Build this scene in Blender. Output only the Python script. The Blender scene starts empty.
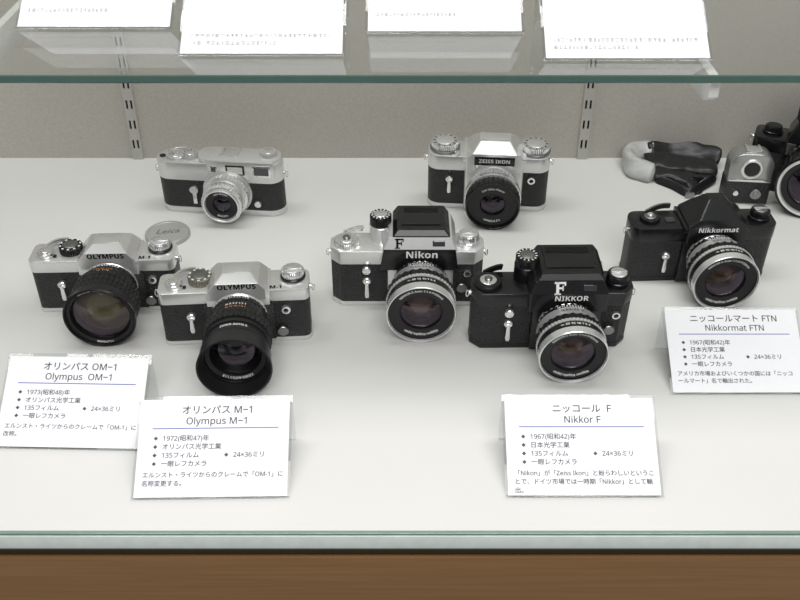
import bpy, bmesh, math, random
from mathutils import Vector, Matrix, noise as mnoise
random.seed(4)
S = 0.001
SC = bpy.context.scene
COL = SC.collection
PI = math.pi
R = math.radians
try:
    SC.view_settings.view_transform = 'Standard'
except Exception:
    pass

# ---------------------------------------------------------------- geometry of the view (mm)
FPX, TH, HC = 968.0, R(35.0), 525.0
def G(px, py, z=0.0):
    """point of the horizontal plane at height z that the photo shows at px,py"""
    u = (px-400)/FPX; v = (py-300)/FPX
    t = (HC-z)/(math.sin(TH)+v*math.cos(TH))
    return u*t, (math.cos(TH)-v*math.sin(TH))*t

# ---------------------------------------------------------------- materials
def new_mat(name):
    m = bpy.data.materials.new(name); m.use_nodes = True
    nt = m.node_tree
    return m, nt, nt.nodes['Principled BSDF']
def pmat(name, col, rough=.5, metal=0.0, spec=.5, noise=None, bump=None, coat=0.0):
    m, nt, b = new_mat(name)
    b.inputs['Roughness'].default_value = rough
    b.inputs['Metallic'].default_value = metal
    b.inputs['Specular IOR Level'].default_value = spec
    b.inputs['Coat Weight'].default_value = coat
    tc = nt.nodes.new('ShaderNodeTexCoord')
    nz = nt.nodes.new('ShaderNodeTexNoise')
    amp, scl = noise if noise else (.05, 120)
    nz.inputs['Scale'].default_value = scl
    nz.inputs['Detail'].default_value = 4
    nt.links.new(tc.outputs['Object'], nz.inputs['Vector'])
    rp = nt.nodes.new('ShaderNodeValToRGB')
    rp.color_ramp.elements[0].position = .3; rp.color_ramp.elements[1].position = .7
    rp.color_ramp.elements[0].color = tuple(c*(1-amp) for c in col)+(1,)
    rp.color_ramp.elements[1].color = tuple(min(1, c*(1+amp)) for c in col)+(1,)
    nt.links.new(nz.outputs['Fac'], rp.inputs['Fac'])
    nt.links.new(rp.outputs['Color'], b.inputs['Base Color'])
    if bump:
        kind, scale, strength, dist = bump
        t = nt.nodes.new('ShaderNodeTexVoronoi' if kind == 'v' else 'ShaderNodeTexNoise')
        t.inputs['Scale'].default_value = scale
        nt.links.new(tc.outputs['Object'], t.inputs['Vector'])
        bp = nt.nodes.new('ShaderNodeBump'); bp.inputs['Strength'].default_value = strength
        bp.inputs['Distance'].default_value = dist
        nt.links.new(t.outputs['Distance' if kind == 'v' else 'Fac'], bp.inputs['Height'])
        nt.links.new(bp.outputs['Normal'], b.inputs['Normal'])
    return m
def thin_glass(name, tint, gloss=(1, 1, 1), f0=.04, rough=0.0, top=.9):
    """thin sheet: clear with a mirror share that grows towards grazing angles (Schlick)"""
    m = bpy.data.materials.new(name); m.use_nodes = True
    nt = m.node_tree; nt.nodes.clear()
    o = nt.nodes.new('ShaderNodeOutputMaterial'); mx = nt.nodes.new('ShaderNodeMixShader')
    t = nt.nodes.new('ShaderNodeBsdfTransparent'); g = nt.nodes.new('ShaderNodeBsdfGlossy')
    f = nt.nodes.new('ShaderNodeLayerWeight'); f.inputs['Blend'].default_value = .5
    p = nt.nodes.new('ShaderNodeMath'); p.operation = 'POWER'; p.inputs[1].default_value = 5
    q = nt.nodes.new('ShaderNodeMath'); q.operation = 'MULTIPLY_ADD'; q.inputs[1].default_value = top-f0; q.inputs[2].default_value = f0
    t.inputs['Color'].default_value = tuple(tint)+(1,)
    g.inputs['Color'].default_value = tuple(gloss)+(1,); g.inputs['Roughness'].default_value = rough
    nt.links.new(f.outputs['Facing'], p.inputs[0]); nt.links.new(p.outputs[0], q.inputs[0]); nt.links.new(q.outputs[0], mx.inputs[0])
    nt.links.new(t.outputs[0], mx.inputs[1])
    nt.links.new(g.outputs[0], mx.inputs[2]); nt.links.new(mx.outputs[0], o.inputs[0])
    return m
CHROME = pmat('satin_chrome', (.73, .73, .72), .29, .68, noise=(.04, 60))
BRIGHT = pmat('bright_chrome', (.83, .83, .83), .19, .88, noise=(.03, 60))
SILVER = pmat('silver_ring', (.80, .80, .79), .24, .66, noise=(.03, 60))
GREYM = pmat('grey_metal', (.30, .30, .295), .33, 1.0)
LEATHER = pmat('black_leatherette', (.015, .015, .016), .42, 0, .55, bump=('v', 700, 1.0, .001))
BLACK = pmat('black_enamel', (.008, .008, .009), .24, 0, .46, noise=(.3, 80))
MATTE = pmat('matte_black', (.011, .011, .012), .45, 0, .4)
RUBBER = pmat('black_grip', (.013, .013, .014), .40, 0, .45)
GOLD = pmat('dial_brass_grey', (.26, .25, .20), .4, .8)
INKW = pmat('white_paint', (.84, .84, .82), .5)
INKB = pmat('black_ink', (.006, .006, .006), .7, 0, .1)
INKO = pmat('orange_paint', (.75, .25, .05), .5)
INKG = pmat('printed_dark_ink', (.06, .06, .08), .7)
INKS = pmat('printed_grey_ink', (.075, .075, .10), .7)
INKF = pmat('faint_printed_ink', (.22, .22, .25), .7)
BLUE = pmat('blue_ink', (.10, .12, .42), .6)
PAPER = pmat('white_card', (.82, .82, .84), .6, 0, .3, noise=(.01, 200))
PAPERU = pmat('dimmed_white_card', (.70, .70, .72), .6, 0, .3, noise=(.01, 200))  # white card darkened in colour to offset the strong light on the glass shelf
ACRYL = thin_glass('clear_acrylic', (.94, .95, .95), top=.6)
LENSG = thin_glass('coated_glass', (.76, .76, .72), (.95, .80, 1.0), f0=.065)
REAR_A = pmat('amber_lens_reflection', (.065, .036, .018), .05, .2, .9)  # brown reflection in the glass, painted as inner element colour
REAR_T = pmat('tan_lens_reflection', (.18, .16, .095), .06, .3, .9)  # broad tan reflection inside the lens, put into the base colour
REAR_D = pmat('dark_lens_depth', (.010, .012, .016), .05, .2, .9)
FROST = pmat('frosted_window', (.72, .72, .66), .4)
WINDOW = pmat('viewfinder_glass', (.04, .04, .05), .05, .2, 1.0)
CAPM = pmat('cap_aluminium', (.46, .46, .445), .42, .4)
CAPI = pmat('cap_engraving', (.15, .15, .145), .6)
SLOT = pmat('slot_dark', (.012, .012, .012), .8)
UPRIGHT = pmat('upright_paint', (.50, .485, .45), .5, .1)
BRKT = pmat('bracket_paint', (.80, .80, .77), .4)
PADM = pmat('grey_strap_pad', (.46, .46, .45), .4, 0, .5, noise=(.15, 50), bump=('n', 150, .4, .002))
STRAPM = pmat('black_strap_leather', (.011, .011, .012), .36, 0, .45, bump=('n', 120, .35, .0015))
METERM = pmat('silver_grey_housing', (.40, .40, .39), .26, .7)
RAILM = pmat('pale_glass_edge', (.78, .85, .81), .2, 0, .6)
GREENEDGE = pmat('glass_edge_green', (.19, .28, .24), .12, 0, .8)
SHELFEDGE = pmat('shelf_edge_green', (.070, .135, .112), .1, 0, 1.0)
DECKM = pmat('deck_laminate', (.64, .634, .613), .5, 0, .3, noise=(.012, 8))
DARK = pmat('dark_recess', (.045, .027, .016), .8, 0, .2)
SHELFG = thin_glass('shelf_glass', (.90, .915, .905), f0=.09)

def wall_mat():
    m, nt, b = new_mat('woven_wallcovering')
    tc = nt.nodes.new('ShaderNodeTexCoord')
    n1 = nt.nodes.new('ShaderNodeTexNoise'); n1.inputs['Scale'].default_value = 330; n1.inputs['Detail'].default_value = 5
    n1.inputs['Roughness'].default_value = .65
    rp = nt.nodes.new('ShaderNodeValToRGB')
    rp.color_ramp.elements[0].position = .30; rp.color_ramp.elements[1].position = .70
    rp.color_ramp.elements[0].color = (.455, .428, .385, 1); rp.color_ramp.elements[1].color = (.545, .512, .465, 1)
    nt.links.new(tc.outputs['Object'], n1.inputs['Vector']); nt.links.new(n1.outputs['Fac'], rp.inputs['Fac'])
    nt.links.new(rp.outputs['Color'], b.inputs['Base Color'])
    b.inputs['Roughness'].default_value = .8
    bp = nt.nodes.new('ShaderNodeBump'); bp.inputs['Strength'].default_value = .25; bp.inputs['Distance'].default_value = .001
    nt.links.new(n1.outputs['Fac'], bp.inputs['Height']); nt.links.new(bp.outputs['Normal'], b.inputs['Normal'])
    return m
WALLM = wall_mat()
def wood_mat():
    m, nt, b = new_mat('brown_wood')
    tc = nt.nodes.new('ShaderNodeTexCoord'); mp = nt.nodes.new('ShaderNodeMapping')
    mp.inputs['Scale'].default_value = (3, 40, 110)
    n1 = nt.nodes.new('ShaderNodeTexNoise'); n1.inputs['Scale'].default_value = 3; n1.inputs['Detail'].default_value = 8
    rp = nt.nodes.new('ShaderNodeValToRGB')
    rp.color_ramp.elements[0].position = .25; rp.color_ramp.elements[1].position = .8
    rp.color_ramp.elements[0].color = (.20, .104, .037, 1); rp.color_ramp.elements[1].color = (.265, .144, .054, 1)
    nt.links.new(tc.outputs['Object'], mp.inputs['Vector']); nt.links.new(mp.outputs[0], n1.inputs['Vector'])
    nt.links.new(n1.outputs['Fac'], rp.inputs['Fac']); nt.links.new(rp.outputs['Color'], b.inputs['Base Color'])
    b.inputs['Roughness'].default_value = .4
    return m
WOODM = wood_mat()

# ---------------------------------------------------------------- mesh builder (millimetres)
def T(x, y, z): return Matrix.Translation((x, y, z))
def FACE(x, y, z, tilt=0):     # local z -> towards the front (-y), local y -> up; tilt leans it back
    return T(x, y, z) @ Matrix.Rotation(PI/2-tilt, 4, 'X')
def sans(s, bold=False):
    """plain sans-serif forms of Latin letters and digits (the default face is a humanist one)"""
    o = ''
    A, a, d = (0x1D5D4, 0x1D5EE, 0x1D7EC) if bold else (0x1D5A0, 0x1D5BA, 0x1D7E2)
    for c in s:
        if 'A' <= c <= 'Z': o += chr(A+ord(c)-65)
        elif 'a' <= c <= 'z': o += chr(a+ord(c)-97)
        elif '0' <= c <= '9': o += chr(d+ord(c)-48)
        else: o += c
    return o
def text_mesh(body, size, align='CENTER', shear=0.0):
    cu = bpy.data.curves.new('txt', 'FONT'); cu.body = body; cu.size = size
    cu.align_x = align; cu.align_y = 'CENTER'; cu.shear = shear
    cu.resolution_u = 3
    ob = bpy.data.objects.new('txt', cu); COL.objects.link(ob)
    dg = bpy.context.evaluated_depsgraph_get()
    me = bpy.data.meshes.new_from_object(ob.evaluated_get(dg))
    bpy.data.objects.remove(ob); bpy.data.curves.remove(cu)
    return me
class MB:
    def __init__(s): s.bm = bmesh.new()
    def merge(s, t, M=None, bev=0, seg=2, ang=.6):
        bmesh.ops.remove_doubles(t, verts=t.verts, dist=1e-5)
        bmesh.ops.recalc_face_normals(t, faces=t.faces)
        if bev:
            es = [e for e in t.edges if len(e.link_faces) == 2 and e.calc_face_angle(0) > ang]
            if es:
                bmesh.ops.bevel(t, geom=es, offset=bev, segments=seg, profile=.5, affect='EDGES', clamp_overlap=True)
        if M is not None: t.transform(M)
        me = bpy.data.meshes.new('tmp'); t.to_mesh(me); t.free()
        s.bm.from_mesh(me); bpy.data.meshes.remove(me)
        return s
    def loft(s, rings, M=None, bev=0, seg=2, ang=.6):
        t = bmesh.new()
        vs = [[t.verts.new(p) for p in r] for r in rings]
        n = len(rings[0])
        for a, b in zip(vs, vs[1:]):
            for i in range(n):
                t.faces.new((a[i], a[(i+1) % n], b[(i+1) % n], b[i]))
        t.faces.new(list(reversed(vs[0]))); t.faces.new(vs[-1])
        return s.merge(t, M, bev, seg, ang)
    def prism(s, pts, z0, z1, M=None, bev=0, seg=2, ang=.6):
        return s.loft([[(x, y, z0) for x, y in pts], [(x, y, z1) for x, y in pts]], M, bev, seg, ang)
    def box(s, x0, x1, y0, y1, z0, z1, M=None, bev=0, seg=2):
        return s.prism([(x0, y0), (x1, y0), (x1, y1), (x0, y1)], z0, z1, M, bev, seg)
    def lathe(s, prof, M=None, segs=48, teeth=0):
        """prof: (h, r[, groove depth]) along local z"""
        t = bmesh.new()
        if teeth: segs = teeth*4
        rows = []
        for p in prof:
            h, r = p[0], p[1]; k = p[2] if len(p) > 2 else 0
            if r < 1e-4:
                rows.append([t.verts.new((0, 0, h))]*1)
            else:
                row = []
                for i in range(segs):
                    a = 2*PI*i/segs
                    rr = r-(k if (teeth and i % 4 >= 2) else 0)
                    row.append(t.verts.new((rr*math.cos(a), rr*math.sin(a), h)))
                rows.append(row)
        for a, b in zip(rows, rows[1:]):
            for i in range(segs):
                j = (i+1) % segs
                if len(a) == 1 and len(b) == 1: continue
                if len(a) == 1: t.faces.new((a[0], b[j], b[i]))
                elif len(b) == 1: t.faces.new((a[i], a[j], b[0]))
                else: t.faces.new((a[i], a[j], b[j], b[i]))
        return s.merge(t, M)
    def text(s, body, size, M, align='CENTER', bold=0.0, warp=None, shear=0.0):
        """bold: stroke thickening in mm, made by overprinting the letters"""
        offs = [(0, 0)] if not bold else [(-bold, 0), (bold, 0), (0, -bold*.8), (0, bold*.8)]
        base = text_mesh(body, size, align, shear)
        for k, (dx, dy) in enumerate(offs):
            me = base.copy()
            for v in me.vertices:
                v.co = v.co+Vector((dx, dy, k*.012))
                if warp: v.co = warp(v.co)
            me.transform(M)
            s.bm.from_mesh(me); bpy.data.meshes.remove(me)
        bpy.data.meshes.remove(base)
        return s
    def tube(s, pts, r, n=8):
        pts = [Vector(p) for p in pts]; rings = []
        for i, p in enumerate(pts):
            d = (pts[min(i+1, len(pts)-1)]-pts[max(i-1, 0)]).normalized()
            up = Vector((0, 0, 1)) if abs(d.z) < .9 else Vector((0, 1, 0))
            a = d.cross(up).normalized(); b = a.cross(d)
            rr = r[i] if isinstance(r, list) else r
            rings.append([tuple(p+rr*(math.cos(2*PI*k/n)*a+math.sin(2*PI*k/n)*b)) for k in range(n)])
        return s.loft(rings)
    def ribbon(s, pts, w, th, wdir=None, bev=0):
        """strip through pts: w across (horizontal unless wdir), th thick"""
        pts = [Vector(p) for p in pts]; rings = []
        for i, p in enumerate(pts):
            d = (pts[min(i+1, len(pts)-1)]-pts[max(i-1, 0)]).normalized()
            wd = wdir[i] if isinstance(wdir, list) else wdir
            a = Vector(wd) if wd is not None else d.cross(Vector((0, 0, 1)))
            a = (a-a.dot(d)*d).normalized(); b = a.cross(d).normalized()
            ww = w[i] if isinstance(w, list) else w
            rings.append([tuple(p+a*ww/2+b*th/2), tuple(p-a*ww/2+b*th/2), tuple(p-a*ww/2-b*th/2), tuple(p+a*ww/2-b*th/2)])
        return s.loft(rings, bev=bev, ang=.9)
    def soft(s, pts, w, th, wdir, n=20, crease=0.0, scale=11.0):
        """padded strip: like ribbon but with a rounded, cushion-like section, crumpled by crease mm"""
        pts = [Vector(p) for p in pts]; rings = []
        N = len(pts)
        for i, p in enumerate(pts):
            d = (pts[min(i+1, N-1)]-pts[max(i-1, 0)]).normalized()
            a = Vector(wdir[i] if isinstance(wdir, list) else wdir); a = (a-a.dot(d)*d).normalized(); b = a.cross(d).normalized()
            e = min(1, (1-(abs(2*i/(N-1)-1))**8)+.35)
            ww = (w[i] if isinstance(w, list) else w)*e
            row = []
            for k in range(n):
                c, q = math.cos(2*PI*k/n), math.sin(2*PI*k/n)
                sx = math.copysign(abs(c)**.5, c); sy = math.copysign(abs(q)**.7, q)
                co = p+a*sx*ww/2+b*sy*th/2*e
                if crease: co = co+mnoise.noise_vector(co/scale)*crease
                co.z = max(co.z, .4)
                row.append(tuple(co))
            rings.append(row)
        return s.loft(rings)
    def build(s, name, mat, parent=None, smooth=True, sharp=32):
        s.bm.transform(Matrix.Scale(S, 4))
        me = bpy.data.meshes.new(name); s.bm.to_mesh(me); s.bm.free()
        for m in (mat if isinstance(mat, (list, tuple)) else [mat]): me.materials.append(m)
        if smooth:
            for p in me.polygons: p.use_smooth = True
            me.set_sharp_from_angle(angle=R(sharp))
        o = bpy.data.objects.new(name, me); COL.objects.link(o)
        if parent: o.parent = parent
        return o
def spline(pts, n=8):
    P = [Vector(p) for p in pts]; out = []
    for i in range(len(P)-1):
        p0, p1, p2, p3 = P[max(i-1, 0)], P[i], P[i+1], P[min(i+2, len(P)-1)]
        for k in range(n):
            t = k/n
            out.append(.5*((2*p1)+(p2-p0)*t+(2*p0-5*p1+4*p2-p3)*t*t+(3*p1-p0-3*p2+p3)*t**3))
    out.append(P[-1]); return out
def rrect(w, d, r, n=6, cx=0, cy=0):
    pts = []
    for (sx, sy, a0) in ((1, -1, -PI/2), (1, 1, 0), (-1, 1, PI/2), (-1, -1, PI)):
        for k in range(n+1):
            a = a0+PI/2*k/n
            pts.append((cx+sx*(w/2-r)+r*math.cos(a), cy+sy*(d/2-r)+r*math.sin(a)))
    return pts
def hexend(w, d, cx, cy):      # plan with faceted ends
    return [(-w/2+cx, -d/2), (w/2-cx, -d/2), (w/2, -d/2+cy), (w/2, d/2-cy), (w/2-cx, d/2), (-w/2+cx, d/2), (-w/2, d/2-cy), (-w/2, -d/2+cy)]
def ring(x0, x1, y0, y1, z, c=2):
    return [(x0+c, y0, z), (x1-c, y0, z), (x1, y0+c, z), (x1, y1-c, z), (x1-c, y1, z), (x0+c, y1, z), (x0, y1-c, z), (x0, y0+c, z)]
def thing(name, label, cat, x, y, z=0, rot=0, group=None, tilt=0, D=0):
    """tilt: nose-down lean about the front lower edge (depth D), the lens rim resting on the shelf"""
    o = bpy.data.objects.new(name, None); COL.objects.link(o); o.empty_display_size = .02
    o.location = (x*S, y*S, (z+D/2*math.sin(tilt))*S); o.rotation_euler = (tilt, 0, rot)
    tag(o, label, cat, group); return o
def tag(o, label, cat, group=None):
    o['label'] = label; o['category'] = cat
    if group: o['group'] = group
def struct(o): o['kind'] = 'structure'; return o

# ---------------------------------------------------------------- setting
WX = 640
YF, YB = 466, 1046
b = MB(); b.box(-WX, WX, YF, YB, -14, 0); struct(b.build('case_deck', DECKM, smooth=False))  # deck board of the display case that the cameras stand on
b = MB(); b.box(-WX, WX, YB, YB+20, -60, 900); struct(b.build('wall_back', WALLM, smooth=False))
b = MB(); b.box(-WX, WX, YF-3, YF-.05, -1.6, .4, bev=.3); struct(b.build('trim_1', GREENEDGE))
b = MB(); b.box(-WX, WX, YF-3.6, YF-.05, -14.4, -1.7, bev=.5); struct(b.build('trim_2', RAILM))
b = MB(); b.box(-WX, WX, YF-3, YF+2, -15.8, -14.5); struct(b.build('trim_3', GREENEDGE))
b = MB(); b.box(-WX, WX, YF-2, YB, -60, -16); struct(b.build('trim_4', DARK, smooth=False))
b = MB(); b.box(-WX, WX, YF-6, YF-2.2, -260, -21.5, bev=1.5)
tag(b.build('wooden_plinth', WOODM), 'brown wooden front panel of the case below the pale rail', 'panel')

# slotted uprights on the wall
def upright(x, label):
    r = thing('slotted_upright', label, 'shelf upright', x, YB, 0, 0, 'slotted uprights on the back wall')
    f = MB()
    f.box(-6, -3.8, -4, -.05, .2, 880); f.box(3.8, 6, -4, -.05, .2, 880); f.box(-1.4, 1.4, -4, -.05, .2, 880)
    z = .2
    while z < 870:
        f.box(-3.8, -1.4, -4, -.05, z, z+14); f.box(1.4, 3.8, -4, -.05, z, z+14)
        z += 25
    f.build('channel', UPRIGHT, r, smooth=False)
    g = MB(); g.box(-4, 4, -1.5, -.2, .3, 868); g.build('slot_backing', SLOT, r, smooth=False)
    return r
upright(217, 'slotted metal upright on the wall, above the gap between the back-row and the right-hand cameras')
upright(-312, 'slotted metal upright on the wall, above and left of the chrome rangefinder camera')
GZ = 275     # top of the upper glass shelf
def bracket(x, label):
    f = MB()
    yz = [(YB-4.2, GZ-6.2), (YB-4.2, GZ-48), (YB-40, GZ-46), (640, GZ-26), (630, GZ-20), (630, GZ-6.2)]
    f.loft([[(x-3.5, y, z) for y, z in yz], [(x+3.5, y, z) for y, z in yz]], bev=.5)
    tag(f.build('shelf_bracket', BRKT), label, 'bracket', 'brackets under the glass shelf')
bracket(217, 'pale metal bracket under the right part of the glass shelf')
bracket(-312, 'pale metal bracket under the far left part of the glass shelf, mostly outside the photo')
g = MB(); g.box(-WX, WX, 621, YB-6, GZ-6, GZ, bev=.7, seg=1)
gs = g.build('glass_shelf', [SHELFG, SHELFEDGE], smooth=False)
for p in gs.data.polygons:
    if abs(p.normal.z) < .9: p.material_index = 1
tag(gs, 'clear glass shelf with green front edge above the cameras', 'glass shelf')

# ---------------------------------------------------------------- lens
def lens(root, x, y0, z, rings, front, text=None, ts=3.0, rear=REAR_A, cyl=(), rim_in=2.0, inner=.72):
    """rings: (name, material, profile, teeth), first one is the barrel; front: (h, outer r, recess, glass r, rim material)"""
    M = FACE(x, y0, z)
    first = None
    for nm, mt, pr, te in rings:
        m = MB(); m.lathe(pr, M, 72, te); o = m.build(nm, mt, first or root)
        if first is None: first = o
    h, ro, rec, rg, rim = front
    ri = ro-rim_in
    m = MB(); m.lathe([(h-4, ro-.2), (h-.6, ro), (h, ro-.5), (h, ri+.4), (h-.6, ri), (h-rec, ri-.6)], M, 72); m.build('filter_rim', rim, first)
    m = MB(); m.lathe([(h-rec, ri-.4), (h-rec-1.5, rg+.6), (h-rec-1.2, rg), (h-rec-13, rg-2)], M, 72); m.build('name_ring', MATTE, first)
    dome = rg*.30
    m = MB(); m.lathe([(h-rec-2.2+dome*(1-(k/10)**2), rg*k/10) for k in range(10, -1, -1)], M, 56); m.build('front_element', LENSG, first)
    m = MB(); m.lathe([(h-rec-13, rg-1.9)]+[(h-rec-12+rg*.34*(1-(k/8)**2), rg*inner*k/8) for k in range(8, -1, -1)], M, 48); m.build('inner_element', rear, first)
    if text:
        rt = (ri-.4+rg)/2+.2
        for kk, (tx, ang) in enumerate(text):
            m = MB()
            def wf(c, ang=ang):
                a = PI/2-c.x/rt+ang
                r = rt+c.y
                hh = h-rec+.15-1.5*max(0, (ri-.4-r))/max(.1, ri-.4-rg)
                return Vector((r*math.cos(a), r*math.sin(a), hh+c.z))
            m.text(sans(tx), ts, M, warp=wf, bold=.08)
            m.build('ring_lettering', INKW, first, smooth=False)
    for tx, hh, rr, size, mt, ang in cyl:
        m = MB()
        def wc(c):
            a = PI/2-c.x/rr+ang
            return Vector(((rr+.15+c.z)*math.cos(a), (rr+.15+c.z)*math.sin(a), hh-c.y))
        m.text(sans(tx, True), size, M, warp=wc)
        m.build('scale_lettering', mt, first, smooth=False)
    return first
def knob(root, name, x, y, z0, r, h, mat, teeth=0, top=None, topr=.7, label=None):
    m = MB(); k = .6 if teeth else 0
    m.lathe([(0, 0), (0, r-.3), (.6, r, k), (h-.8, r, k), (h, r-.8), (h, 0)], T(x, y, z0), 40, teeth)
    o = m.build(name, mat, root)
    if top:
        m = MB(); m.lathe([(h-.1, r*topr), (h+.5, r*topr), (h+.8, r*topr-.5), (h+.8, 0)], T(x, y, z0), 36); m.build('knob_cap', top, o)
    return o
def lug(root, x, y, z, mat=BRIGHT):
    m = MB(); s = 1 if x > 0 else -1
    m.lathe([(0, 0), (0, 2.2), (2, 2.2), (2.2, 1.8), (2.2, 0)], T(x-s*.3, y, z) @ Matrix.Rotation(s*PI/2, 4, 'Y'), 20)
    pts = [(x+s*3+2.8*s*math.cos(a)*.4, y+.5, z-1.5+3.4*math.sin(a)) for a in [2*PI*k/14 for k in range(15)]]
    m.tube(pts, .55, 6)
    m.build('strap_lug', mat, root)
def lever(root, x, y, z, l, mat, name='self_timer_lever'):
    m = MB()
    m.lathe([(-.5, 3.8), (2.6, 3.8), (3.2, 3.2), (3.2, 2.4), (2.6, 2.0), (2.6, 0)], FACE(x, y, z+l*.5), 28)
    pr = [(-1.5, l*.5), (-2.1, -l*.3), (-1.6, -l*.5), (1.6, -l*.5), (2.1, -l*.3), (1.5, l*.5)]
    m.loft([[(px, py, 1) for px, py in pr], [(px, py, 4.2) for px, py in pr]], FACE(x, y, z), bev=.5)
    return m.build(name, mat, root)
def shell(root, plan, inset, hb, hl, ht, base, cover, top):
    cx = lambda f: [(x*f[0], y*f[1]) for x, y in plan]
    w = max(p[0] for p in plan); d = max(p[1] for p in plan)
    f = ((w-inset)/w, (d-inset)/d)
    m = MB(); m.prism(plan, 0, hb, bev=.9); m.build('bottom_plate', base, root)
    m = MB(); m.prism(cx(f), hb-.2, hl+.2); m.build('leather_cover', cover, root)
    m = MB(); m.prism(plan, hl, ht, bev=.9, seg=2); return m.build('top_plate', top, root)

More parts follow.
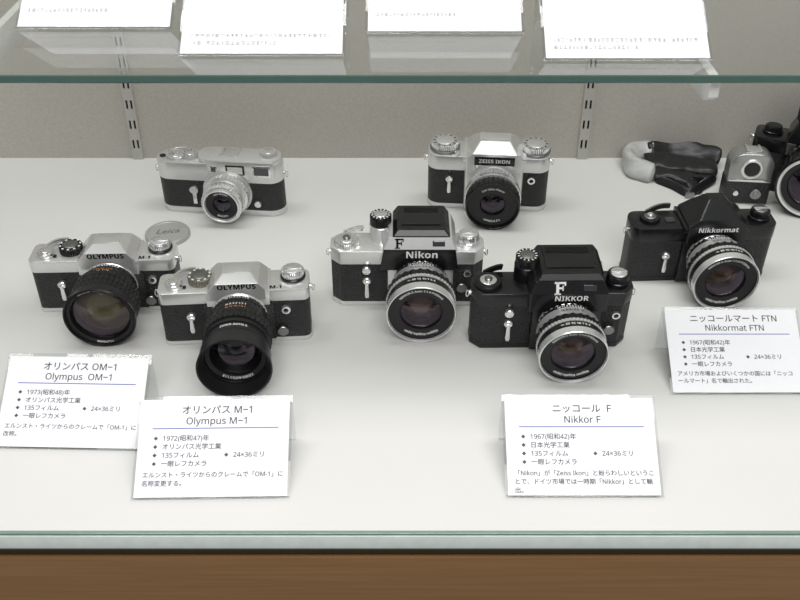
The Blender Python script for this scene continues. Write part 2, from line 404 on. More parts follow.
# ---------------------------------------------------------------- compact chrome reflex cameras (two of a kind)
def compact_reflex(label, x, y, rot, model, hood):
    W, D = 130, 31
    ax, az = (4 if hood else 7), 32.4
    reach = 75 if hood else 55           # lens front ahead of the body front
    rim = 30.8 if hood else 31.2
    tilt = math.atan2(az-rim, reach)+R(.3)
    r = thing('reflex_camera', label, 'camera', x, y, 0, rot, tilt=tilt, D=D)
    az = rim+reach*math.tan(tilt)
    plan = rrect(W, D, 6)
    tp = shell(r, plan, .5, 4.5, 44, 56, CHROME, LEATHER, CHROME)
    yf = -D/2-4.5
    m = MB(); m.box(ax-27, ax+27, -D/2-3.5, -D/2+1, 43, 55, bev=1); m.build('front_plate', CHROME, r)
    m = MB(); m.box(ax-30, ax+30, -D/2-2.4, -D/2+1, 4.8, 43, bev=.8); m.build('front_cover', LEATHER, r)
    # low pentaprism housing: upright name face, sloping shoulders, flat roof set back, stepped skirt
    m = MB(); m.loft([ring(ax-25, ax+25, yf, 15, 50, 1), ring(ax-25, ax+25, yf, 15, 60, 1), ring(ax-19, ax+19, yf, 13, 67, 1), ring(ax-12.5, ax+12.5, -9, 8, 70.5, 1)], bev=.15, seg=1, ang=.2)
    pr = m.build('prism_housing', CHROME, r, smooth=False)
    m = MB(); m.box(ax-27, ax+27, yf+1.2, 16.5, 54, 57.4, bev=.4); m.build('prism_skirt', CHROME, pr)
    m = MB(); m.box(ax-11, ax+11, -8, 7.4, 70.3, 71.1, bev=.3); m.build('roof_plate', CHROME, pr)
    m = MB(); m.text(sans('OLYMPUS', True), 6.8, FACE(ax, yf-.15, 63.6), bold=.10); m.build('lettering', INKB, pr, smooth=False)
    m = MB(); m.text(sans(model, True), 6.2, T(36.5, -11.2, 56.1), bold=.12); m.build('model_lettering', INKB, tp, smooth=False)
    # left (viewer) side of the top
    k = knob(r, 'shutter_button', -51, -4, 56, 7.5, 4.5, BRIGHT, 0, BRIGHT, .55)
    k = knob(r, 'speed_dial', -29, 2, 56, 10.5, 7, GOLD if hood else BLACK, 30, GREYM, .66)
    m = MB()
    for i in range(10):
        a = 2*PI*i/10
        m.box(-1, 1, 8, 9.6, 7.05, 7.25, T(-29, 2, 56) @ Matrix.Rotation(a, 4, 'Z'))
    m.build('dial_marks', INKW, k, smooth=False)
    m = MB(); m.ribbon(spline([(-51, 6, 59), (-46, 12, 59.5), (-40, 15, 59.5), (-34, 16, 59)]), 4, 2.4, wdir=(0, 0, 1)); m.build('advance_lever', BRIGHT, r)
    m = MB(); m.box(-43.2, -40.6, -9, -5, 56, 57.2, bev=.4); m.build('film_counter_window', BLACK, r)
    # right side
    c = knob(r, 'rewind_collar', 51, 4, 56, 11, 2.5, BLACK)
    c = knob(r, 'rewind_knob', 51, 4, 58.4, 9.8, 6, BRIGHT, 36, CHROME, .78)
    m = MB(); m.box(-8, 8, -2, 2, 6.6, 8.2, T(51, 4, 58.4), bev=.5); m.build('rewind_crank', BRIGHT, c)
    lever(r, -38, -D/2-.2, 24, 16, BRIGHT)
    m = MB(); m.lathe([(0, 4), (3, 4), (3.2, 3.2), (3.2, 2.2), (1, 2)], FACE(44, -D/2, 36), 24); m.build('flash_socket', BRIGHT, r)
    m = MB(); m.lathe([(0, 5), (3, 5), (3.6, 4.4), (3.6, 0)], FACE(40, -D/2-1, 14), 24); m.build('lens_release', GREYM, r)
    lug(r, -W/2, 0, 48); lug(r, W/2, 0, 48)
    y0 = -D/2-2
    if not hood:
        lens(r, ax, y0, az, [
            ('lens_barrel', MATTE, [(0, 0), (0, 22.6), (5, 23.2), (10, 24.4), (16, 28.2), (51, 28.2)], 0),
            ('mount_ring', SILVER, [(0, 24), (2.6, 24), (3.2, 23.4), (3.2, 22)], 0),
            ('aperture_ring', MATTE, [(4, 22), (4.2, 24, .7), (9.4, 25, .7), (9.8, 23)], 36),
            ('focus_ring', RUBBER, [(20.6, 28.2), (21, 30.0, 1.1), (26.5, 30.0, 1.1), (26.8, 28.8, 0), (27.4, 28.8, 0), (27.7, 30.0, 1.1), (33.5, 30.0, 1.1), (33.8, 28.8), (34.4, 28.8), (34.7, 30.0, 1.1), (40, 30.0, 1.1), (40.4, 28.8)], 44),
            ('front_barrel', MATTE, [(41.4, 28.2), (42, 30.2), (51, 31.0), (51, 28.2)], 0)],
            (53, 31.2, 2.5, 25.6, BLACK), [('OM-SYSTEM  G.ZUIKO AUTO-S', 0), ('1:1.2 f=55mm', PI)], 2.3, REAR_T,
            [('16 11 8 5.6 4 2.8 2', 7, 24.8, 2.8, INKW, 0), ('5 3 2 1.5 1.2 1', 16.8, 28.3, 2.6, INKO, 0), ('16 8 4 4 8 16', 19.4, 28.3, 2.0, INKW, 0)], inner=.8)
    else:
        lens(r, ax, y0, az, [
            ('lens_barrel', MATTE, [(0, 0), (0, 22.6), (6, 23.4), (12, 24.6), (18, 26.2), (57, 26.4)], 0),
            ('mount_ring', SILVER, [(0, 24), (3.4, 24), (4, 23.4), (4, 22)], 0),
            ('aperture_ring', MATTE, [(5, 22), (5.2, 24.4, .7), (11, 25.2, .7), (11.4, 24)], 36),
            ('focus_ring', RUBBER, [(26, 26), (26.4, 29, 1), (31, 29, 1), (31.3, 28), (32, 28), (32.3, 29, 1), (38, 29, 1), (38.4, 26)], 40),
            ('step_ring', MATTE, [(40, 25), (40.3, 27.6), (44, 27.6), (44.4, 25)], 0),
            ('front_barrel', MATTE, [(51, 25), (51.3, 28.2), (54.6, 28.2), (55, 25)], 0)],
            (60, 27.4, 3, 21, BLACK), [('OLYMPUS M-SYSTEM', 0), ('F.ZUIKO AUTO-S 1:1.8', PI)], 2.6, REAR_D,
            [('16 11 8 5.6 4 2.8', 8, 25.0, 2.8, INKW, 0), ('m 5 3 2 1.5 1', 18.8, 26.3, 3.0, INKW, 0), ('ft 15 10 7 5 4', 22.8, 26.3, 2.8, INKO, 0), ('ZUIKO AUTO-S', 47.6, 26.4, 3.2, INKW, 0)])
        m = MB(); m.lathe([(56, 26.4), (56.4, 29.2), (62, 29.4), (71, 30.6), (73, 30.8), (73, 29.4), (71, 29), (63, 27.6), (60, 27)], FACE(ax, y0, az), 72)
        m.build('lens_hood', RUBBER, r)['label'] = 'black lens hood'
    return r
x0, y0 = G(42, 310)
compact_reflex('chrome reflex camera with uncovered big-glass black lens, leftmost of the cameras', x0+64, y0+14, R(2), 'OM-1', False)
xa, ya = G(168, 345); xb, yb = G(310, 337)
compact_reflex('chrome reflex camera with deep black lens hood, front left', (xa+xb)/2-1, (ya+yb)/2+13, R(4), 'M-1', True)

# ---------------------------------------------------------------- larger reflex cameras with boxy metering finder (chrome and black)
def badge_f(h, M):
    m = MB(); s = h/10
    m.box(-3.2*s, -1*s, -5*s, 5*s, 0, .25, M); m.box(-4.4*s, 4.2*s, 3.4*s, 5*s, 0, .25, M)
    m.box(-1*s, 2.4*s, -.6*s, .9*s, 0, .25, M); m.box(-4.4*s, .4*s, -5*s, -3.9*s, 0, .25, M)
    m.box(3*s, 4.2*s, 2*s, 3.4*s, 0, .25, M); m.box(1.5*s, 2.5*s, -1.8*s, 2.1*s, 0, .25, M)
    return m
def finder_reflex(label, x, y, rot, black, word, L, ro):
    W, D = (138 if black else 140), 32
    top = BLACK if black else CHROME
    ax, az = 12, 33
    tilt = math.atan2(az-ro, L+5)
    r = thing('reflex_camera', label, 'camera', x, y, 0, rot, tilt=tilt, D=D)
    plan = hexend(W, D, 9, 9)
    tp = shell(r, plan, .5, 5, 47, 61, top, LEATHER, top)
    m = MB(); m.box(ax-30, ax+30, -D/2-5, -D/2+1, 2, 50, bev=2); m.build('front_plate', top, r)
    # finder: upright name face, sloped badge face, wide black head on top
    yf = -D/2-8
    zs = 69 if not black else 67
    zb = zs+9.5
    m = MB(); m.loft([ring(ax-34, ax+32, yf, 20, 48, 1.2), ring(ax-34, ax+32, yf, 20, zs, 1.2), ring(ax-29, ax+28, yf+5, 22, zb, 1.2)], bev=.2, seg=1, ang=.25)
    fd = m.build('finder_housing', top, r, smooth=False)
    if not black:
        tr = [(-37, -15), (34, -15), (31, 7.0), (-33, 7.0)]
        m = MB(); m.loft([[(px, py, -.2) for px, py in tr], [(px, py, .7) for px, py in tr]], FACE(ax, yf, 62), bev=.3); pl = m.build('name_plate', BLACK, r)
    else: pl = fd
    m = MB(); m.text(sans(word, True), 9.8 if not black else 7.2, FACE(ax+1, yf-(.85 if not black else .12), 63.4 if not black else 62.4), bold=.04); m.build('lettering', INKW, pl, smooth=False)
    hw = 25 if not black else 28
    m = MB(); m.loft([ring(ax-hw, ax+hw+1, yf+5.5, 24, zb-1, 1), ring(ax-hw, ax+hw+1, yf+5.5, 24, zb+1, 1), ring(ax-hw+4, ax+hw-3, yf+9, 26, zb+5.5, 1)], bev=.22, seg=1, ang=.3)
    up = m.build('finder_head', BLACK, r, smooth=False)
    m = MB(); m.box(ax-hw+8, ax+hw-7, -7, 22, zb+5.5, zb+6.5, bev=.3); m.build('finder_lid', MATTE, up)
    m = MB()
    for q in range(5): m.box(ax-hw+10, ax+hw-9, 13+q*1.7, 13.8+q*1.7, zb+6.5, zb+7.0)
    m.build('lid_ridges', BLACK, up)
    m = MB(); m.lathe([(0, 0), (0, 4), (3, 4), (3.4, 3.6), (3.4, 0)], T(ax+hw-1, 8, zb-4) @ Matrix.Rotation(PI/2, 4, 'Y'), 24); m.build('finder_catch', GREYM, up)
    tl = math.atan2(5, 9.5)
    Mf = FACE(ax-19 if not black else ax-9, yf+2.5, (zb+zs)/2, tl)
    bd = badge_f(9.0 if not black else 11, Mf @ T(0, 0, .12)).build('badge', INKB if not black else INKW, fd, smooth=False)
    m = MB(); m.box(-5.5, 5.5, -2.6, 2.6, -.3, .4, FACE(ax+16, yf+2.5, (zb+zs)/2, tl), bev=.3); m.build('meter_window', WINDOW, fd)
    # speed dial beside the finder head
    dx = ax-36 if not black else ax-34
    k = knob(r, 'speed_dial', dx, 8, 76, 9.8, 9 if black else 10, BLACK, 36, GREYM if black else BRIGHT, .62)
    h9 = 9.0 if black else 10.0
    m = MB()
    for i in range(14): m.box(-.5, .5, 6.6, 8.6, h9+.02, h9+.2, T(dx, 8, 76) @ Matrix.Rotation(2*PI*i/14, 4, 'Z'))
    m.build('dial_marks', INKW, k, smooth=False)
    m = MB(); m.lathe([(0, 0), (0, 10.4), (14.5, 10.4), (15.2, 9.8), (15.2, 0)], T(dx, 8, 61), 40); m.build('dial_base', top, r)
    k = knob(r, 'shutter_collar', -55, -2, 61, 11.5, 5, BLACK if black else BRIGHT, 40, BRIGHT, .62)
    knob(k, 'shutter_button', -55, -2, 66.5, 3.4, 2.6, GREYM)
    m = MB(); m.ribbon(spline([(-58, 10, 64), (-51, 15, 64), (-45, 18, 64), (-41, 20, 63)]), 5, 2.2, wdir=(0, 0, 1)); m.build('advance_lever', BLACK if black else BRIGHT, r)
    k = knob(r, 'rewind_collar', 56, 0, 61, 10.2, 4, BLACK if black else BRIGHT)
    k = knob(r, 'rewind_knob', 56, 0, 65, 9.4, 6, BLACK if black else BRIGHT, 36, CHROME, .75)
    m = MB(); m.box(-7, 7, -1.6, 1.6, 6.6, 8, T(56, 0, 65), bev=.5); m.build('rewind_crank', BRIGHT, k)
    lever(r, -37, -D/2-.2, 21, 18, BRIGHT)
    m = MB(); m.lathe([(0, 4.0), (3.4, 4.0), (4, 3.4), (4, 2.6), (3.4, 2.2), (3.4, 0)], FACE(-37, -D/2, 42), 24); m.build('preview_button', BRIGHT, r)
    m = MB(); m.lathe([(0, 5), (5, 5), (5.6, 4.4), (5.6, 0)], FACE(50, -D/2, 24), 24); m.build('lens_release', GREYM, r)
    m = MB(); m.lathe([(0, 3.6), (2.5, 3.6), (2.5, 2.2), (.6, 2)], FACE(55, -D/2, 38), 24); m.build('flash_socket', BRIGHT, r)
    lug(r, -W/2, 0, 51); lug(r, W/2, 0, 51)
    metal_lens(r, ax, -D/2-5, az, L, ro)
    return r
def metal_lens(r, ax, y0, az, L, ro, tx=None):
    q = L/46.0; e = ro-30.4
    lens(r, ax, y0, az, [
        ('lens_barrel', BLACK, [(0, 0), (0, 23), (6*q, 24), (13*q, 26), (20*q, 27.6+e), (44*q, 28.0+e)], 0),
        ('mount_ring', SILVER, [(0, 24.4), (3*q, 24.4), (3.6*q, 23.8), (3.6*q, 23)], 0),
        ('aperture_ring', BLACK, [(4*q, 23), (4.3*q, 25.4, .9), (6*q, 25.8, .9), (6.4*q, 25), (10.6*q, 26.4), (10.8*q, 25)], 30),
        ('depth_scale_ring', SILVER, [(10.8*q, 25), (11*q, 27.2), (20*q, 28.8+e*.6), (20.4*q, 27)], 0),
        ('focus_ring', BLACK, [(21.4*q, 27), (21.8*q, 31.0+e, 1.1), (27*q, 31.0+e, 1.1), (27.5*q, 28)], 28),
        ('grip_band', SILVER, [(27.5*q, 27), (27.7*q, 30.7+e, .5), (31*q, 30.7+e, .5), (31.2*q, 28)], 56),
        ('distance_scale_ring', BLACK, [(31.2*q, 27), (31.4*q, 30.1+e), (38*q, 29.9+e), (38.2*q, 27)], 0),
        ('front_ring', SILVER, [(38.2*q, 27), (38.4*q, 30.3+e), (42.5*q, 30.3+e), (43*q, 28)], 0)],
        (L, ro, 3, 18.5, SILVER), tx or [('NIKKOR-S Auto 1:1.4 f=50mm', 0), ('Nippon Kogaku Japan', PI)], 3.1, REAR_A,
        [('16 11 8 5.6 4 2.8 2', 8.6*q, 26.0, 2.8, INKW, 0), ('\u221e 30 15 10 7 5 4', 34.6*q, 30.1+e, 3.2, INKW, 0), ('16 8 4 | 4 8 16', 15.6*q, 28.1, 3.0, INKB, 0)], inner=.8, rim_in=1.5)
xe, ye = G(400, 305)
finder_reflex('chrome reflex camera with black boxy finder top, centre of the middle row', 6.5, ye+15, R(0), False, 'Nikon', 52, 30.6)
xe, ye = G(553, 347)
finder_reflex('all-black reflex camera with a large white F on its boxy finder', 130, ye+15, R(1), True, 'NIKKOR', 44, 29)

# ---------------------------------------------------------------- black reflex at the right, pointed prism
def prism_reflex():
    xa, ya = G(627, 283); xb, yb = G(757, 276)
    W, D = 138, 32
    ax, az = 9, 33
    L = 46
    r = thing('reflex_camera', 'black reflex camera with pointed prism, right of the camera bearing the white F', 'camera', (xa+xb)/2+1, (ya+yb)/2+15, 0, R(2.5), tilt=math.atan2(az-30.4, L+5), D=D)
    plan = rrect(W, D, 9)
    tp = shell(r, plan, .5, 5, 46, 61, BLACK, LEATHER, BLACK)
    m = MB(); m.box(ax-30, ax+30, -D/2-5, -D/2+1, 2, 48, bev=2); m.build('front_plate', BLACK, r)
    yf = -D/2-7
    m = MB(); m.loft([ring(ax-28, ax+28, yf, 18, 48, 1), ring(ax-28, ax+28, yf, 18, 66, 1), ring(ax-19, ax+19, yf+1, 16, 73, 1), ring(ax-8, ax+8, -5, 7, 85, 1)], bev=.2, seg=1, ang=.2)
    pr = m.build('prism_housing', BLACK, r, smooth=False)
    m = MB(); m.box(ax-31, ax+31, yf+2, 19, 58, 63.5, bev=.5); m.build('prism_skirt', BLACK, pr)
    m = MB(); m.text(sans('Nikkormat', True), 7.0, FACE(ax, yf-.12, 62.4), bold=.02); m.build('lettering', INKW, pr, smooth=False)
    m = MB(); m.box(ax-8, ax+8, 8, 17, 66, 78, bev=.8); m.build('accessory_seat', BLACK, pr)
    k = knob(r, 'shutter_collar', -50, 0, 61, 9.5, 4, BLACK, 30, GREYM, .6)
    knob(k, 'shutter_button', -50, 0, 65.5, 3.2, 2.4, BRIGHT)
    m = MB(); m.ribbon(spline([(-52, 8, 64), (-43, 14, 64.5), (-34, 18, 64.5), (-26, 19, 64)]), 5, 2.2, wdir=(0, 0, 1)); m.build('advance_lever', GREYM, r)
    m = MB(); m.box(-36, -27, -6, 2, 61, 62.4, bev=.5); m.build('meter_window', WINDOW, r)
    k = knob(r, 'rewind_collar', 55, 0, 61, 10, 3, BLACK)
    k = knob(r, 'rewind_knob', 55, 0, 64, 9, 6, BLACK, 32, GREYM, .7)
    m = MB(); m.box(-7, 7, -1.5, 1.5, 6.6, 8, T(55, 0, 64), bev=.5); m.build('rewind_crank', BRIGHT, k)
    lever(r, -34, -D/2-.2, 22, 18, BRIGHT)
    m = MB(); m.lathe([(0, 5), (4, 5), (4.6, 4.4), (4.6, 0)], FACE(49, -D/2, 20), 24); m.build('lens_release', GREYM, r)
    lug(r, -W/2, 0, 51); lug(r, W/2, 0, 51)
    metal_lens(r, ax, -D/2-5, az, L, 30.4)
prism_reflex()

# ---------------------------------------------------------------- chrome reflex in the back row
def knob_reflex():
    xa, ya = G(428, 206); xb, yb = G(547, 212)
    W, D = 130, 34
    ax, az = 6, 32
    r = thing('reflex_camera', 'chrome reflex camera with black name window and two wide top knobs, back row', 'camera', (xa+xb)/2, (ya+yb)/2+16, 0, R(-5), tilt=math.atan2(az-28.4, 46), D=D)
    plan = rrect(W, D, 13)
    tp = shell(r, plan, .5, 6, 48, 65, CHROME, LEATHER, CHROME)
    yf = -D/2-7
    m = MB(); m.loft([ring(ax-31, ax+31, -D/2-6, -D/2+2, 3, 2), ring(ax-31, ax+31, -D/2-6, -D/2+2, 52, 2)], bev=1.5); m.build('front_plate', CHROME, r)
    m = MB(); m.loft([ring(ax-30, ax+30, yf, 19, 50, 1.2), ring(ax-30, ax+30, yf, 19, 67, 1.2), ring(ax-24, ax+24, yf, 18, 73, 1.2), ring(ax-16, ax+16, -8, 10, 80, 1.2)], bev=.2, seg=1, ang=.2)
    pr = m.build('prism_housing', CHROME, r, smooth=False)
    m = MB(); m.box(ax-33, ax+33, yf+2, 20, 62, 67.5, bev=.6); m.build('prism_skirt', CHROME, pr)
    m = MB(); m.box(ax-14, ax+14, -6.5, 9, 79.8, 80.8, bev=.3); m.build('roof_plate', CHROME, pr)
    m = MB(); m.box(-21, 21, -5, 5, -.2, .5, FACE(ax, yf, 65), bev=.3); pl = m.build('name_window', BLACK, r)
    m = MB(); m.text(sans('ZEISS IKON', True), 5.9, FACE(ax, yf-.6, 65), bold=.03); m.build('lettering', INKW, pl, smooth=False)
    for s, nm in ((-1, 'advance_knob'), (1, 'rewind_knob')):
        c = knob(r, nm, s*48+1, 1, 65, 16, 3, GREYM, 0)
        k = knob(c, 'knob_wheel', s*48+1, 1, 68, 14.6, 6, BRIGHT, 44, CHROME, .66)
        m = MB()
        for i in range(12): m.box(-.5, .5, 10.2, 12.6, 6.0, 6.2, T(s*48+1, 1, 68) @ Matrix.Rotation(2*PI*i/12, 4, 'Z'))
        m.build('dial_marks', INKB, c, smooth=False)
    m = MB(); m.lathe([(0, 3.4), (3, 3.4), (3.6, 2.8), (3.6, 0)], T(-33, -13, 65), 24); m.build('shutter_button', BRIGHT, r)
    lever(r, -41, -D/2-.2, 30, 16, BRIGHT)
    m = MB(); m.lathe([(0, 4), (3, 4), (3, 2.2), (.6, 2)], FACE(46, -D/2, 40), 24); m.build('flash_socket', BRIGHT, r)
    lug(r, -W/2, 0, 54); lug(r, W/2, 0, 54)
    lens(r, ax, -D/2-6, az, [
        ('lens_barrel', MATTE, [(0, 0), (0, 25), (10, 26), (36, 26)], 0),
        ('mount_ring', SILVER, [(0, 26.4), (5, 26.4), (6, 26), (6, 24)], 0),
        ('aperture_ring', SILVER, [(7, 25), (7.3, 28, .8), (12, 29, .8), (12.4, 27)], 44),
        ('depth_scale_ring', SILVER, [(12.4, 26), (12.6, 29), (22, 29.6), (22.6, 26)], 0),
        ('focus_ring', BLACK, [(22.6, 25), (23, 28.6, .9), (31, 28.6, .9), (31.5, 25)], 36),
        ('front_ring', BLACK, [(31.5, 25), (31.7, 28.4), (34.4, 28.4), (34.6, 25)], 0)],
        (38, 28.2, 4, 13, BLACK), [('Carl Zeiss Planar', 0), ('1:2 f=50mm', PI)], 3.2, REAR_D,
        [('22 16 11 8 5.6 4 2.8 2', 17.2, 29.4, 3.2, INKB, 0)])
knob_reflex()

# ---------------------------------------------------------------- chrome rangefinder in the back row
def rangefinder():
    xa, ya = G(163, 210); xb, yb = G(286, 218)
    W, D = 136, 30
    ax, az = 9, 28
    r = thing('rangefinder_camera', 'chrome rangefinder camera with small silver lens and rounded ends, back row', 'camera', (xa+xb)/2, (ya+yb)/2+15, 0, R(-6), tilt=R(2.5), D=D)
    plan = rrect(W, D, 14.8, 12)
    tp = shell(r, plan, .5, 7, 40, 61, CHROME, LEATHER, CHROME)
    zt = 61; rh = 5
    m = MB(); m.prism(rrect(88, 29, 12, 8, 22, 0), zt-.5, zt+rh, bev=.5); m.build('finder_housing', CHROME, r)
    # flat window strip across the front
    m = MB(); m.box(-10, 61, -D/2-1, -D/2+2, 47, zt+rh-.6, bev=.5); st = m.build('window_strip', CHROME, r)
    yw = -D/2-1
    m = MB(); m.box(-10, 10, -6.4, 6.4, -.5, .8, FACE(48, yw, 55.5), bev=.4); w = m.build('finder_bezel', BRIGHT, r)
    m = MB(); m.box(-7.8, 7.8, -4.6, 4.6, .7, 1.0, FACE(48, yw, 55.5)); m.build('finder_window', WINDOW, w, smooth=False)
    m = MB(); m.box(-10, 10, -5.6, 5.6, -.5, .7, FACE(20, yw, 55.5), bev=.4); w = m.build('frame_window_bezel', BLACK, r)
    m = MB(); m.box(-8, 8, -4, 4, .6, .9, FACE(20, yw, 55.5)); m.build('frame_window', FROST, w, smooth=False)
    m = MB(); m.box(-4.2, 4.2, -4.2, 4.2, -.5, .8, FACE(-3, yw, 55.5), bev=.4); w = m.build('rangefinder_bezel', BRIGHT, r)
    m = MB(); m.box(-2.6, 2.6, -2.6, 2.6, .7, 1.0, FACE(-3, yw, 55.5)); m.build('rangefinder_window', WINDOW, w, smooth=False)
    k = knob(r, 'advance_hub', -47, 0, zt, 10.5, 2.4, CHROME, 0, BRIGHT, .75)
    knob(k, 'shutter_button', -47, 0, zt+2.8, 4.2, 2.6, BRIGHT)
    m = MB(); m.ribbon(spline([(-56, 4, zt+2), (-53, 10, zt+2.4), (-44, 13, zt+2.4), (-36, 13, zt+2)]), 3, 2, wdir=(0, 0, 1)); m.build('advance_lever', BRIGHT, r)
    m = MB(); m.lathe([(0, 0), (0, 3.2), (1.0, 3.2), (1.2, 2.8), (1.2, 0)], T(-61, -2, zt), 20); m.build('film_counter', BLACK, r)
    k = knob(r, 'speed_dial', -31, -2, zt, 8, 5, CHROME, 36, BRIGHT, .66)
    m = MB()
    for i in range(10): m.box(-.5, .5, 5.6, 7.0, 5.0, 5.2, T(-31, -2, zt) @ Matrix.Rotation(2*PI*i/10, 4, 'Z'))
    m.build('dial_marks', INKB, k, smooth=False)
    k = knob(r, 'rewind_knob', 53, 1, zt+rh, 9, 4.6, CHROME, 36, BRIGHT, .66)
    zz = zt+rh
    m = MB(); m.box(2, 22, -6, 11, zz, zz+.6, bev=.2); m.box(2, 4.2, -6, 11, zz+.6, zz+2, bev=.3); m.box(19.8, 22, -6, 11, zz+.6, zz+2, bev=.3)
    m.build('accessory_shoe', BRIGHT, r)
    m = MB(); m.lathe([(-1, 26.5), (1.6, 26.5), (2, 26), (2, 0)], FACE(ax, -D/2, az), 56); m.build('mount_plate', CHROME, r)
    m = MB(); m.box(-2.2, 2.2, -10, 6, 0, 3.2, FACE(-27, -D/2, 23), bev=.8); m.lathe([(0, 4.6), (3.6, 4.6), (4, 4), (4, 0)], FACE(-27, -D/2, 30), 24); m.build('frame_selector', BRIGHT, r)
    m = MB(); m.lathe([(0, 3.6), (3.6, 3.6), (4, 3.2), (4, 0)], FACE(41, -D/2, 16), 24); m.build('lens_release', BRIGHT, r)
    lug(r, -W/2, 0, 46); lug(r, W/2, 0, 46)
    lens(r, ax, -D/2-2, az, [
        ('lens_barrel', CHROME, [(0, 0), (0, 23), (3, 23.4), (6, 23), (8, 21), (26, 20)], 0),
        ('focus_ring', SILVER, [(3, 22), (3.4, 24.4, .7), (9, 24.4, .7), (9.4, 21)], 40),
        ('aperture_ring', SILVER, [(20, 19), (20.3, 21.8, .6), (25, 21.8, .6), (25.5, 19)], 40)],
        (28, 19.4, 3, 9.5, SILVER), [('Leitz Wetzlar', 0), ('1:2.8 f=50', PI)], 2.6, REAR_D,
        [('\u221e 30 15 10 6 5 4', 14, 20.9, 3.2, INKB, 0)])
    m = MB(); m.box(-3.5, 3.5, -28, -20, 5, 8, FACE(ax, -D/2-2, az) @ Matrix.Rotation(R(-50), 4, 'Z'), bev=1); m.build('focus_tab', BRIGHT, r)
rangefinder()

# ---------------------------------------------------------------- lens cap on the shelf
cx, cy = G(168, 236)
r = thing('lens_cap', 'round pale metal lens cap lying on the shelf between chrome cameras', 'lens cap', cx, cy, 0, R(8))
m = MB(); m.lathe([(0, 0), (0, 22.4), (.6, 23, .35), (4.6, 23, .35), (5.6, 22, 0), (5.6, 19.5), (5, 19), (5, 0)], None, 0, 60); m.build('cap_shell', CAPM, r)
m = MB(); m.text('Leica', 12, T(0, 1, 5.1), bold=.14, shear=.3); m.build('lettering', CAPI, r, smooth=False)

# ---------------------------------------------------------------- dark camera cut by the right edge, grey device and strap beside it
def edge_camera():
    W, D = 140, 36
    az, L = 37, 46
    rot = R(-24)
    lx, ly = G(811, 189, az)               # centre of the lens front
    reach = D/2+6+L
    cxx, cyy = lx+math.sin(-rot)*reach, ly+math.cos(rot)*reach
    r = thing('reflex_camera', 'black camera with silver-rimmed lens and tall finder, cut by the right edge', 'camera', cxx, cyy, 0, rot)
    plan = rrect(W, D, 8)
    tp = shell(r, plan, .5, 6, 46, 62, BLACK, LEATHER, BLACK)
    k = knob(r, 'rewind_collar', -52, 2, 62, 11, 3, BLACK)
    knob(k, 'rewind_knob', -52, 2, 65, 9, 5, BLACK, 36, MATTE, .7)
    ax = 0
    m = MB(); m.loft([ring(ax-36, ax+36, -D/2-8, 18, 44, 2), ring(ax-36, ax+36, -D/2-8, 18, 68, 2), ring(ax-28, ax+28, -D/2-5, 18, 86, 3)], bev=.6, ang=.3)
    m.build('finder_housing', BLACK, r, sharp=12)
    m = MB(); m.loft([ring(ax-26, ax+26, -D/2-6, 14, 85, 4), ring(ax-31, ax+28, -D/2-12, 16, 93, 4), ring(ax-31, ax+28, -D/2-10, 16, 124, 4), ring(ax-24, ax+20, -10, 12, 132, 4)], bev=1.2, seg=3)
    m.build('finder_hood', MATTE, r)
    m = MB(); m.box(ax-34, ax-25, -D/2-9, -D/2-7.5, 50, 64, bev=.6); m.build('release_plate', GREYM, r)
    knob(r, 'shutter_button', 54, 0, 62, 8, 6, BRIGHT, 30)
    m = MB(); m.box(ax-32, ax+32, -D/2-6, -D/2+1, 2, 50, bev=2); m.build('front_plate', BLACK, r)
    lug(r, -W/2, 0, 54)
    lens(r, ax, -D/2-6, az, [
        ('lens_barrel', BLACK, [(0, 0), (0, 32), (44, 32)], 0),
        ('mount_ring', SILVER, [(0, 33.5), (4, 33.5), (4.6, 32.5)], 0),
        ('aperture_ring', BLACK, [(6, 32), (6.4, 35, .9), (14, 35, .9), (14.4, 32)], 36),
        ('focus_ring', BLACK, [(20, 32), (20.4, 36, 1), (38, 36, 1), (38.4, 32)], 36),
        ('front_ring', BLACK, [(38.4, 32), (39, 36.4), (45, 36.4), (45.4, 32)], 0)],
        (46, 34, 3, 24, SILVER), None, 3, REAR_D, rim_in=3.2)
edge_camera()
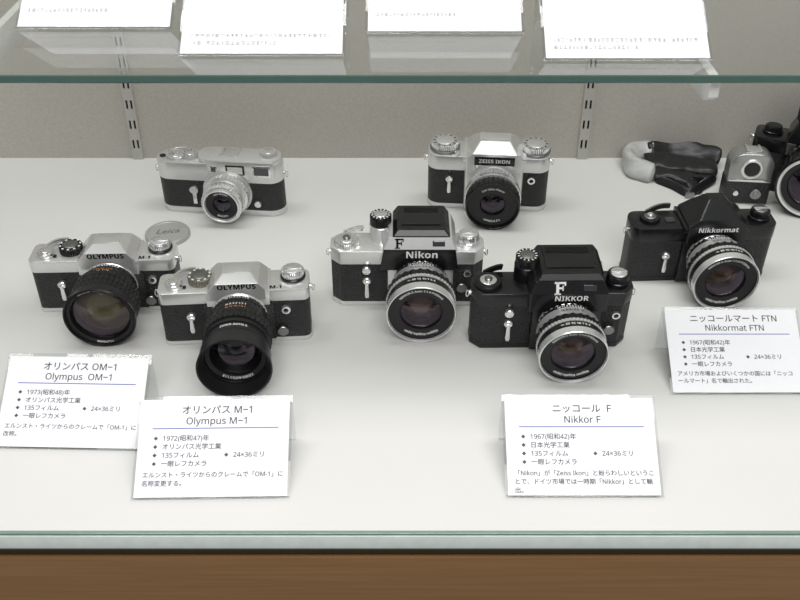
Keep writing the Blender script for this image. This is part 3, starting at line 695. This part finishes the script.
def meter():
    xa, ya = G(724, 204); xb, yb = G(766, 204)
    W, D, H = xb-xa, 24, 60
    r = thing('light_meter', 'small silver-grey device with rounded top, standing beside the edge-cut black camera', 'light meter', (xa+xb)/2, ya+D/2, 0, R(-6))
    w = W/2; q = 15
    out = [(-w, 3), (-w+3, 0), (w-3, 0), (w, 3), (w, H-q)]+[(w-q+q*math.cos(a), H-q+q*math.sin(a)) for a in [PI/2*k/8 for k in range(1, 9)]]+[(-w+q-q*math.sin(a), H-q+q*math.cos(a)) for a in [PI/2*k/8 for k in range(0, 8)]]+[(-w, H-q)]
    m = MB(); m.loft([[(px, -D/2, pz) for px, pz in out], [(px, D/2, pz) for px, pz in out]], bev=1.6, seg=3, ang=.9); m.build('housing', METERM, r)
    m = MB(); m.box(-w-.6, w+.6, -D/2-.8, D/2+.6, 1.2, 27, bev=1); m.build('lower_cover', LEATHER, r)
    m = MB(); m.lathe([(0, 11.5), (1.6, 11.5), (2.4, 10.6), (2.4, 9), (1.4, 8.6), (1.4, 0)], FACE(0, -D/2, 43), 40); o = m.build('dial_ring', SILVER, r)
    m = MB(); m.lathe([(1.4, 8.4), (2.2, 7.8), (2.6, 4), (2.6, 0)], FACE(0, -D/2, 43), 32); m.build('dial_face', BLACK, o)
    m = MB(); m.box(-w+1, w-1, -D/2-1.6, -D/2-.6, 28, 30.6, bev=.4); m.build('trim_band', BRIGHT, r)
    m = MB(); m.box(-8, 8, -7, 7, H-.5, H+1.6, bev=.4); m.box(-8, -5.8, -7, 7, H+1.6, H+3.2, bev=.3); m.box(5.8, 8, -7, 7, H+1.6, H+3.2, bev=.3); m.build('shoe', BRIGHT, r)
    m = MB(); m.lathe([(0, 6), (2.4, 6), (3, 5.4), (3, 3), (4, 2.6), (4, 0)], FACE(9, -D/2-.8, 14), 36); m.build('wheel', GREYM, r)
    m = MB(); m.lathe([(0, 3), (2.4, 3), (2.8, 2.6), (2.8, 0)], FACE(-12, -D/2-.8, 14), 24); m.build('button', BRIGHT, r)
meter()
def strap():
    # soft black strap with a pale folded pad, heaped on the deck behind the right-hand camera
    P = lambda px, py, z=0: (*G(px, py, z), z)
    x0, y0 = G(665, 178)
    r = thing('camera_strap', 'soft black leather strap with pale grey pad, heaped on the shelf, back right', 'strap', x0, y0, 0)
    loc = lambda p: (p[0]-x0, p[1]-y0, p[2])
    # pad: thick pale roll at the left end
    m = MB()
    pts = spline([loc(P(654, 153, 12)), loc(P(644, 151, 12)), loc(P(634, 153, 12)), loc(P(629, 159, 11)), loc(P(633, 167, 10)), loc(P(644, 171, 9)), loc(P(654, 174, 8))], 8)
    m.soft(pts, 24, 14, (0, .75, .65), crease=1.6, scale=16); m.build('shoulder_pad', PADM, r)
    m = MB()
    pts = spline([loc(P(648, 153, 13)), loc(P(662, 150, 13)), loc(P(682, 150, 12)), loc(P(702, 153, 12)), loc(P(719, 160, 11))], 12)
    m.soft(pts, 26, 8, (0, .8, .6), crease=2.6, scale=18); m.build('strap_band', STRAPM, r)
    m = MB()
    pts = spline([loc(P(646, 162, 13)), loc(P(660, 160, 15)), loc(P(678, 163, 15)), loc(P(698, 166, 12)), loc(P(718, 169, 9))], 12)
    m.soft(pts, 28, 7, (.1, .97, .2), crease=2.6, scale=18); m.build('strap_flap', STRAPM, r)
    m = MB()
    pts = spline([loc(P(652, 172, 9)), loc(P(668, 173, 10)), loc(P(684, 177, 8)), loc(P(697, 182, 6)), loc(P(690, 190, 4))], 12)
    m.soft(pts, 20, 5, (.1, .95, .3), crease=2.0, scale=18); m.build('strap_fold', STRAPM, r)
    m = MB()
    pts = spline([loc(P(656, 178, 5)), loc(P(672, 185, 4)), loc(P(688, 193, 3.5)), loc(P(701, 187, 5)), loc(P(716, 177, 7))], 10)
    m.soft(pts, 11, 3, (.1, .6, .8)); m.build('strap_tail', STRAPM, r)
    m = MB(); c = loc(P(690, 195, 4)); m.box(c[0]-5, c[0]+5, c[1]-1.5, c[1]+1.5, .2, 7, bev=.8); m.build('buckle', GREYM, r)
strap()

# ---------------------------------------------------------------- information cards
def card(label, x, y, z, rot, group, title=None, sub=None, bullets=(), size=None, foot=(), lines=0, W=112, Hh=74):
    r = thing('information_card', label, 'information card', x, y, z, rot, group)
    ti = R(33)
    M = T(0, 0, 1.6) @ Matrix.Rotation(ti, 4, 'X')
    m = MB(); m.box(-W/2-2, W/2+2, 0, Hh+3, -1.6, 0, M, bev=.2)
    yt = (Hh+1)*math.cos(ti); zt = (Hh+1)*math.sin(ti)
    m.box(-W/2-2, W/2+2, yt-1.6, yt, .1, zt-.5, bev=.2)
    m.box(-W/2-2, W/2+2, -1.4, 0, -.6, 2.2, M, bev=.2)
    m.build('acrylic_stand', ACRYL, r)
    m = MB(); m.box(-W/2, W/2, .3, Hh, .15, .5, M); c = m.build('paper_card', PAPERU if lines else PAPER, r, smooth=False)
    m = MB(); zc = .58
    if title:
        m.text(sans(title), 7.4, M @ T(2, Hh-8.5, zc), bold=.09)
        m.text(sans(sub), 7.2, M @ T(2, Hh-17, zc), bold=.07)
        m.build('title_lettering', INKG, c, smooth=False)
        m = MB(); m.box(-W/2+10, W/2-8, Hh-22.6, Hh-21.9, zc-.05, zc, M); m.build('blue_rule', BLUE, c, smooth=False)
    m = MB()
    for i, tx in enumerate(bullets):
        yy = Hh-30-i*6.4
        m.text('\u25c6', 3.4, M @ T(-43, yy, zc)); m.text(sans(tx), 4.9, M @ T(-38, yy, zc), 'LEFT', bold=.07)
    if size:
        yy = Hh-30-2*6.4
        m.text('\u25c6', 3.4, M @ T(10, yy, zc)); m.text(sans(size), 4.9, M @ T(15, yy, zc), 'LEFT', bold=.07)
    for i, tx in enumerate(foot):
        m.text(sans(tx), 4.6, M @ T(-W/2+5, 16.5-i*6.3, zc), 'LEFT', bold=.07)
    for i in range(lines):           # lines too small to read in the photograph: short strokes
        xx = -W/2+6; yy = 15.5-i*6.3; end = W/2-8 if i < lines-1 else 8
        while xx < end:
            w = random.uniform(1.6, 3.0); hgt = random.uniform(.25, .4)
            for k in (-1.1, 0, 1.1):
                if random.random() < .75: m.box(xx, xx+w, yy+k-hgt/2, yy+k+hgt/2, zc-.05, zc, M)
            if random.random() < .7: m.box(xx+w*.4, xx+w*.4+.35, yy-1.5, yy+1.5, zc-.05, zc, M)
            xx += w+random.uniform(.7, 1.2)
    m.build('small_lettering', INKF if lines else INKS, c, smooth=False)
GL = 'information cards on the lower deck'; GU = 'information cards on the glass shelf'
def mid(p, q, z=0):
    a = G(*p, z); b_ = G(*q, z); return (a[0]+b_[0])/2, (a[1]+b_[1])/2
x, y = mid((-4, 449), (137, 450))
card('information card before the leftmost camera, cut by the left edge of the photo', x, y, 0, R(-1.5), GL, 'オリンパス OM\u22121', 'Olympus  OM\u22121',
     ['1973(昭和48)年', 'オリンパス光学工業', '135フィルム', '一眼レフカメラ'], '24×36ミリ', ['エルンスト・ライツからのクレームで「OM-1」に', '改称。'])
x, y = mid((134, 500), (287, 498))
card('information card in front of the camera with the deep black hood', x, y, 0, R(1), GL, 'オリンパス M\u22121', 'Olympus M\u22121',
     ['1972(昭和47)年', 'オリンパス光学工業', '135フィルム', '一眼レフカメラ'], '24×36ミリ', ['エルンスト・ライツからのクレームで「OM-1」に', '名称変更する。'])
x, y = mid((509, 498), (660, 497))
card('information card in front of the all-black camera bearing the white F', x, y, 0, R(0), GL, 'ニッコール  F', 'Nikkor F',
     ['1967(昭和42)年', '日本光学工業', '135フィルム', '一眼レフカメラ'], '24×36ミリ', ['「Nikon」が「Zeiss Ikon」と紛らわしいというこ', 'とで、ドイツ市場では一時期「Nikkor」として輸', '出。'])
x, y = mid((674, 394), (807, 395))
card('information card before the black camera with the pointed prism, at the right edge', x, y, 0, R(0), GL, 'ニッコールマート FTN', 'Nikkormat FTN',
     ['1967(昭和42)年', '日本光学工業', '135フィルム', '一眼レフカメラ'], '24×36ミリ', ['アメリカ市場およびいくつかの国には「ニッコ', 'ールマート」名で輸出された。'])
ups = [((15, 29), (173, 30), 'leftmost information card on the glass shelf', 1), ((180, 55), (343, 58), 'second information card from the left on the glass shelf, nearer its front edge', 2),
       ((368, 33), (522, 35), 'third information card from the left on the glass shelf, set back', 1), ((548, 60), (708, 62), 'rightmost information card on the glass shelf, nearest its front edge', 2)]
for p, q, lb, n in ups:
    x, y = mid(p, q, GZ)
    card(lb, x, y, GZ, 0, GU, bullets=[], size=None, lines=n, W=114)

# ---------------------------------------------------------------- camera, light
cam = bpy.data.cameras.new('view'); co = bpy.data.objects.new('view', cam); COL.objects.link(co)
cam.sensor_width = 36; cam.lens = FPX/800*36; cam.clip_start = .01
co.location = (0, 0, HC*S); co.rotation_euler = (PI/2-TH, 0, 0)
SC.camera = co
def area(name, loc, target, sx, sy, power, col=(1, 1, 1)):
    l = bpy.data.lights.new(name, 'AREA'); l.shape = 'RECTANGLE'; l.size = sx; l.size_y = sy; l.energy = power; l.color = col
    o = bpy.data.objects.new(name, l); COL.objects.link(o); o.location = loc
    d = Vector(target)-Vector(loc); o.rotation_euler = d.to_track_quat('-Z', 'Y').to_euler()
    return o
area('case_light', (0, .80, 1.95), (0, .86, 0), 2.2, .35, 35, (1, 1, .995))
area('room_light', (.2, -1.1, 2.0), (0, .95, 0), 1.8, 1.1, 40, (1, .99, .98))
w = bpy.data.worlds.new('room'); SC.world = w; w.use_nodes = True
w.node_tree.nodes['Background'].inputs[0].default_value = (.99, .99, 1, 1)
w.node_tree.nodes['Background'].inputs[1].default_value = .25
